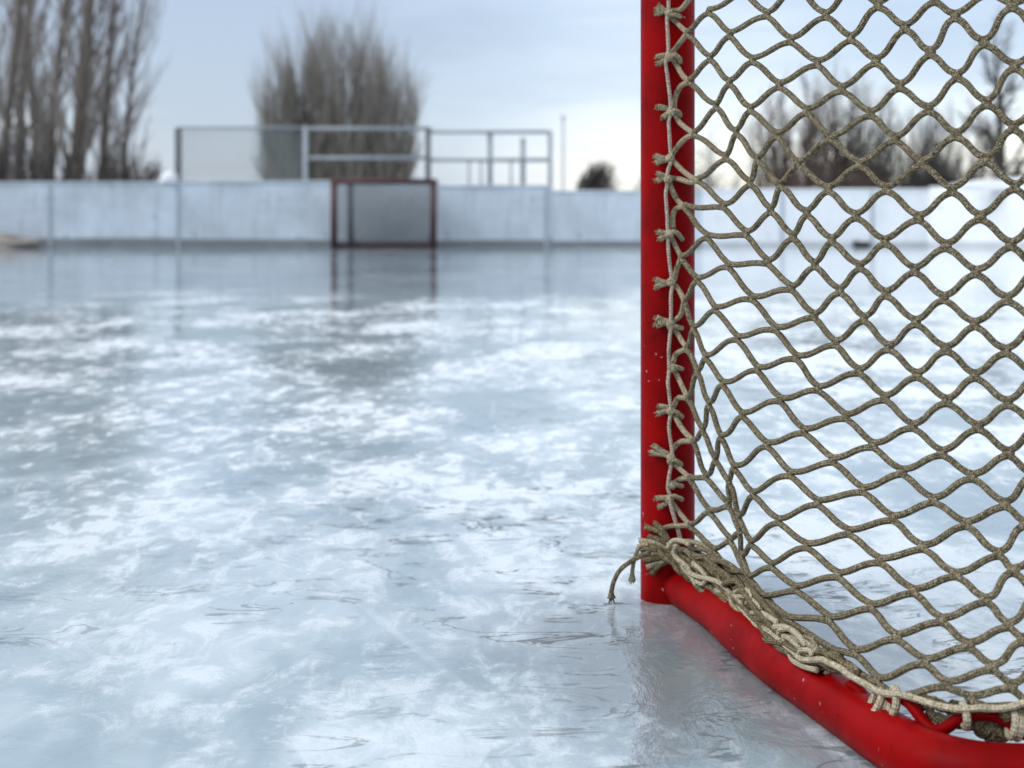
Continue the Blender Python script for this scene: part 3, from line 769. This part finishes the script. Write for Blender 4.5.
def retree(t, x, Z, rz, label, sc=1.0):
    c = t.copy(); COL.objects.link(c); c.location = (at(x, 0, Z).x, Z, 0); c.rotation_euler = (0, 0, rz); c.scale = (sc, sc, sc); c['label'] = label
    for ch in t.children:
        d = ch.copy(); COL.objects.link(d); d.parent = c
    return c
poplar = dict(seg=[9, 6, 4, 3], wob=[.035, .09, .14, .2], up=[.02, .11, .10, .06], taper=[.25, .3, .4, .5], wood=1, n=[46, 11, 5], ang=[25, 26, 30], len=[.33, .36, .40], thin=[.26, .5, .6], tip=.4)
poplar['from'] = [.08, .15, .2]
TL = 'tall bare trees beyond the left boards'
cfg = dict(poplar); cfg['lean'] = Vector((.019, 0, 0))
t1 = tree('bare_poplar', 73, 42, 12.5, cfg, 11, (M['bark'], M['twig']), 'thickest of the tall bare poplars, leaning right above the left boards', trunk_r=.25, group=TL)
cfg2 = dict(cfg); cfg2['lean'] = Vector((.022, 0, 0))
t2 = tree('bare_poplar', 98, 43, 11.5, cfg2, 23, (M['bark'], M['twig']), 'slender bare poplar leaning right beside the thickest poplar', trunk_r=.14, group=TL)
t3 = tree('bare_poplar', 50, 44, 12, cfg, 31, (M['bark'], M['twig']), 'bare poplar just left of the thickest poplar', trunk_r=.19, group=TL)
for x, Z, rz, sc, src, lab in ((22, 43, 1.2, 1.0, t3, 'bare poplar in front of the white house wall'), (-3, 42, .5, 1.0, t2, 'bare poplar cut by the left edge of the photo'), (-32, 45, 2.2, 1.05, t1, 'bare poplar standing just outside the left edge'), (118, 45, 0.25, .78, t2, 'shortest and rightmost of the leaning bare poplars'), (36, 47, 3.7, 1.0, t3, 'bare poplar set back behind its neighbours on the left')):
    retree(src, x, Z, rz, lab, sc)
brush = dict(seg=[5, 4, 3], wob=[.12, .16, .2], up=[.03, .05, .05], taper=[.4, .4, .5], wood=1, n=[12, 7], ang=[30, 34], len=[.42, .45], thin=[.5, .6], tip=.5)
brush['from'] = [.1, .15]
tree('bare_bush', 45, 39, 2.3, brush, 41, (M['bark_dark'], M['twig_dark']), 'low dark brush along the foot of the left poplars', stems=64, spread=3.1, fan=.28, trunk_r=.05, cat='bush')
tree('bare_bush', 135, 40, 2.1, brush, 43, (M['bark'], M['twig']), 'low brown bush at the right end of the poplars', stems=20, spread=.6, fan=.4, trunk_r=.04, cat='bush')
# pale house half hidden behind the poplars
hs = thing('house', (at(-24, 0, 52).x, 52, 0), 'white house half hidden behind the left poplars', 'house')
hx_, hz_ = at(-24, 0, 52).x, 3.1
mb = MB(); mb.box((hx_, 53.5, 1.7), (3.6, 3.0, 3.4)); mb.build('wall', M['white_wall'], hs, False)
mb = MB()
mb.v += [Vector(p) for p in ((hx_ - 2, 51.8, 3.37), (hx_ + 2, 51.8, 3.37), (hx_ + 2, 53.5, 4.3), (hx_ - 2, 53.5, 4.3), (hx_ + 2, 55.2, 3.37), (hx_ - 2, 55.2, 3.37))]
for f in ((0, 1, 2, 3), (3, 2, 4, 5), (1, 4, 2), (0, 3, 5), (0, 5, 4, 1)): mb.quad(f)
mb.build('roof', M['snow'], hs, False)
for wx in (-1.0, .7):
    mb = MB(); mb.box((hx_ + wx, 51.99, 2.6), (.9, .06, .8), None, .01); w = mb.build('window', M['glass'], hs, False)
    mb = MB(); mb.box((hx_ + wx, 51.95, 2.6), (.05, .05, .8)); mb.box((hx_ + wx, 51.95, 2.18), (1.0, .08, .05)); mb.box((hx_ + wx, 51.95, 3.02), (1.0, .08, .05)); mb.build('frame', M['white_wall'], w, False)

willow = dict(seg=[7, 6, 4], wob=[.05, .07, .12], up=[.03, .12, .11], taper=[.25, .35, .4], wood=1, n=[28, 14], ang=[25, 25], len=[.30, .46], thin=[.34, .66], tip=.9)
willow['from'] = [.0, .05]
tree('bare_willow', 339, 44, 5.4, willow, 51, (M['bark'], M['willow']), 'broad round topped bare willow behind the far goal', stems=40, spread=1.78, fan=.14, trunk_r=.07)
blow = dict(seg=[5, 4, 3], wob=[.06, .12, .2], up=[.02, .03, .03], taper=[.4, .4, .5], wood=1, n=[14, 8], ang=[24, 30], len=[.4, .45], thin=[.5, .6], tip=.4, lean=Vector((.10, 0, 0)))
blow['from'] = [.05, .15]
tree('bare_bush', 583, 46, 2.35, blow, 61, (M['bark_dark'], M['twig_dark']), 'small dark wind blown bush leaning right above the low boards', stems=24, spread=.42, fan=.05, trunk_r=.065, cat='bush')
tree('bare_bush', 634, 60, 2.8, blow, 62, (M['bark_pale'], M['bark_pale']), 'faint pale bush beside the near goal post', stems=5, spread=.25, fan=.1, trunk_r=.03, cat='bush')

TR = 'bare trees beyond the right boards'
red = dict(seg=[6, 5, 4, 3], wob=[.06, .10, .14, .2], up=[.03, .09, .08, .05], taper=[.3, .35, .45, .5], wood=1, n=[20, 9, 3], ang=[26, 28, 32], len=[.38, .42, .5], thin=[.5, .62, .7], tip=.55)
red['from'] = [.06, .12, .2]
ZT = 58
tree('bare_tree', 795, ZT, 5.5, red, 71, (M['bark_dark'], M['twig_red']), 'dense reddish brown bare tree behind the net, leftmost of the clump', stems=13, spread=.75, fan=.30, trunk_r=.062, group=TR)
tall = dict(seg=[8, 6, 4, 3], wob=[.05, .10, .15, .2], up=[.03, .10, .07, .04], taper=[.25, .3, .4, .5], wood=2, n=[18, 8, 5], ang=[30, 32, 34], len=[.40, .42, .45], thin=[.5, .55, .6], tip=.45)
tall['from'] = [.12, .15, .2]
tree('bare_tree', 838, ZT + 1, 6.3, tall, 72, (M['bark_dark'], M['twig_dark']), 'tallest bare tree of the middle clump, with separate upright stems', stems=8, spread=.6, fan=.24, trunk_r=.085, group=TR)
tree('bare_tree', 862, ZT + 2, 5.8, tall, 73, (M['bark_dark'], M['twig_dark']), 'open fan shaped bare tree on the right edge of the reddish clump', stems=6, spread=.4, fan=.38, trunk_r=.075, group=TR)
tree('bare_bush', 824, ZT - 3, 2.5, brush, 74, (M['bark_dark'], M['twig_red']), 'low rust coloured bush along the board behind the net', stems=48, spread=2.1, fan=.25, trunk_r=.045, cat='bush')
tree('bare_tree', 905, ZT + 4, 4.9, red, 75, (M['bark_dark'], M['twig_dark']), 'dark dense thicket tree just right of the reddish clump', stems=14, spread=1.05, fan=.34, trunk_r=.055, group=TR)
tree('bare_tree', 946, ZT + 5, 4.8, red, 76, (M['bark_dark'], M['twig_dark']), 'dark dense thicket tree left of the big spreading tree', stems=13, spread=.9, fan=.34, trunk_r=.055, group=TR)
tree('bare_bush', 915, ZT, 2.7, brush, 77, (M['bark_dark'], M['twig_dark']), 'low dark brush under the thicket trees on the right', stems=60, spread=2.6, fan=.25, trunk_r=.055, cat='bush')
big = dict(seg=[9, 7, 5, 3], wob=[.06, .13, .18, .22], up=[.02, .04, .03, .02], taper=[.2, .3, .4, .5], wood=2, n=[30, 12, 6], ang=[48, 42, 40], len=[.42, .42, .42], thin=[.45, .5, .55], tip=.4)
big['from'] = [.15, .15, .15]
tree('bare_tree', 1003, 56, 7.4, big, 79, (M['bark_dark'], M['twig_dark']), 'big dark spreading bare tree at the right edge with forked open branches', trunk_r=.24, group=TR)
tree('bare_bush', 1010, 56, 2.3, brush, 80, (M['bark_dark'], M['twig_dark']), 'low dark bush at the foot of the big spreading tree', stems=24, spread=1.0, fan=.3, trunk_r=.05, cat='bush')
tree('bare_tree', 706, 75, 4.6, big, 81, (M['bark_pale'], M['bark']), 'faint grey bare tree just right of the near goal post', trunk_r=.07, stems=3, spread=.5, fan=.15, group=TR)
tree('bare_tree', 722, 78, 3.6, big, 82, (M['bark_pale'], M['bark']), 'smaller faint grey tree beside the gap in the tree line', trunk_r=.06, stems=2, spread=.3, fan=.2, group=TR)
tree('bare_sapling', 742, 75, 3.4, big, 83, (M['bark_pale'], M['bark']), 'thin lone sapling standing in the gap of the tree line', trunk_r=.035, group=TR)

# ------------------------------------------------------------------ light
w = bpy.data.worlds.new('World'); S.world = w; w.use_nodes = True
nt = w.node_tree; nt.nodes.clear()
class WN(NT):
    def __init__(s, t): s.t = t
wn = WN(nt)
SUN_EL, SUN_AZ = R(38), R(-62)             # azimuth from +y towards +x
sky = wn.n('ShaderNodeTexSky'); sky.sky_type = 'NISHITA'; sky.sun_disc = False; sky.sun_elevation = SUN_EL; sky.sun_rotation = SUN_AZ
bg1 = wn.n('ShaderNodeBackground'); nt.links.new(sky.outputs[0], bg1.inputs[0]); bg1.inputs[1].default_value = .05
tc = wn.n('ShaderNodeTexCoord'); gen = tc.outputs['Generated']
sep = wn.n('ShaderNodeSeparateXYZ'); nt.links.new(gen, sep.inputs[0])
mp = wn.n('ShaderNodeMapping'); nt.links.new(gen, mp.inputs[0]); mp.inputs['Scale'].default_value = (1.0, 1.0, 3.2)
cl = wn.noise(mp.outputs[0], 3.2, 6, .55, .4)
cl2 = wn.noise(mp.outputs[0], 9, 5, .55, .5)
azi = wn.mrange(sep.outputs[0], -.12, .10)                                     # thinner cloud towards the right
low = wn.mrange(sep.outputs[2], .10, .015)
f = wn.math('ADD', wn.math('ADD', wn.math('MULTIPLY', cl, .45), wn.math('MULTIPLY', cl2, .22)), wn.math('MULTIPLY', azi, .30))
f = wn.math('ADD', f, wn.math('MULTIPLY', wn.math('MULTIPLY', low, azi), .30))
band = wn.n('ShaderNodeMapping'); nt.links.new(gen, band.inputs[0]); band.inputs['Scale'].default_value = (1.0, 1.0, 9.0)
cl3 = wn.noise(band.outputs[0], 5.0, 5, .55, .6)
f = wn.math('ADD', f, wn.math('MULTIPLY', wn.math('SUBTRACT', cl3, .5), .36))
f = wn.math('SUBTRACT', f, wn.mrange(sep.outputs[2], .045, .15, 0.0, .16))
ccol = wn.ramp(f, [(.26, (.36, .42, .55)), (.48, (.48, .56, .70)), (.70, (.70, .76, .86)), (.92, (.93, .92, .87))])
zen = wn.mrange(sep.outputs[2], .12, .8)
ccol = wn.mix(zen, ccol, (1.12, 1.16, 1.22))
bg2 = wn.n('ShaderNodeBackground'); nt.links.new(ccol, bg2.inputs[0]); bg2.inputs[1].default_value = .88
add = wn.n('ShaderNodeAddShader'); nt.links.new(bg1.outputs[0], add.inputs[0]); nt.links.new(bg2.outputs[0], add.inputs[1])
wo = wn.n('ShaderNodeOutputWorld'); nt.links.new(add.outputs[0], wo.inputs[0])
sd = bpy.data.lights.new('sun', 'SUN'); sd.energy = 1.5; sd.angle = R(25); sd.color = (1.0, .96, .9)
so = bpy.data.objects.new('sun', sd); COL.objects.link(so)
to_sun = Vector((math.sin(SUN_AZ) * math.cos(SUN_EL), math.cos(SUN_AZ) * math.cos(SUN_EL) * -.6, math.sin(SUN_EL)))
so.rotation_euler = to_sun.to_track_quat('Z', 'Y').to_euler()
sky.sun_rotation = math.atan2(to_sun.x, to_sun.y)

# ------------------------------------------------------------------ camera
cd = bpy.data.cameras.new('camera'); cam = bpy.data.objects.new('camera', cd); COL.objects.link(cam)
cam.location = (0, 0, H); cam.rotation_euler = (R(90), 0, 0)
cd.sensor_width = 36; cd.lens = F / 1024 * 36; cd.shift_y = -(384 - HY) / 1024; cd.clip_end = 2000; cd.clip_start = .05
cd.dof.use_dof = True; cd.dof.focus_distance = 1.42; cd.dof.aperture_fstop = cd.lens / 7.2; cd.dof.aperture_blades = 0
S.camera = cam
vs = S.view_settings; vs.view_transform = 'Standard'; vs.look = 'None'; vs.exposure = 0.12; vs.gamma = 1
S.cycles.use_denoising = True
S.cycles.max_bounces = 5; S.cycles.diffuse_bounces = 2; S.cycles.glossy_bounces = 3
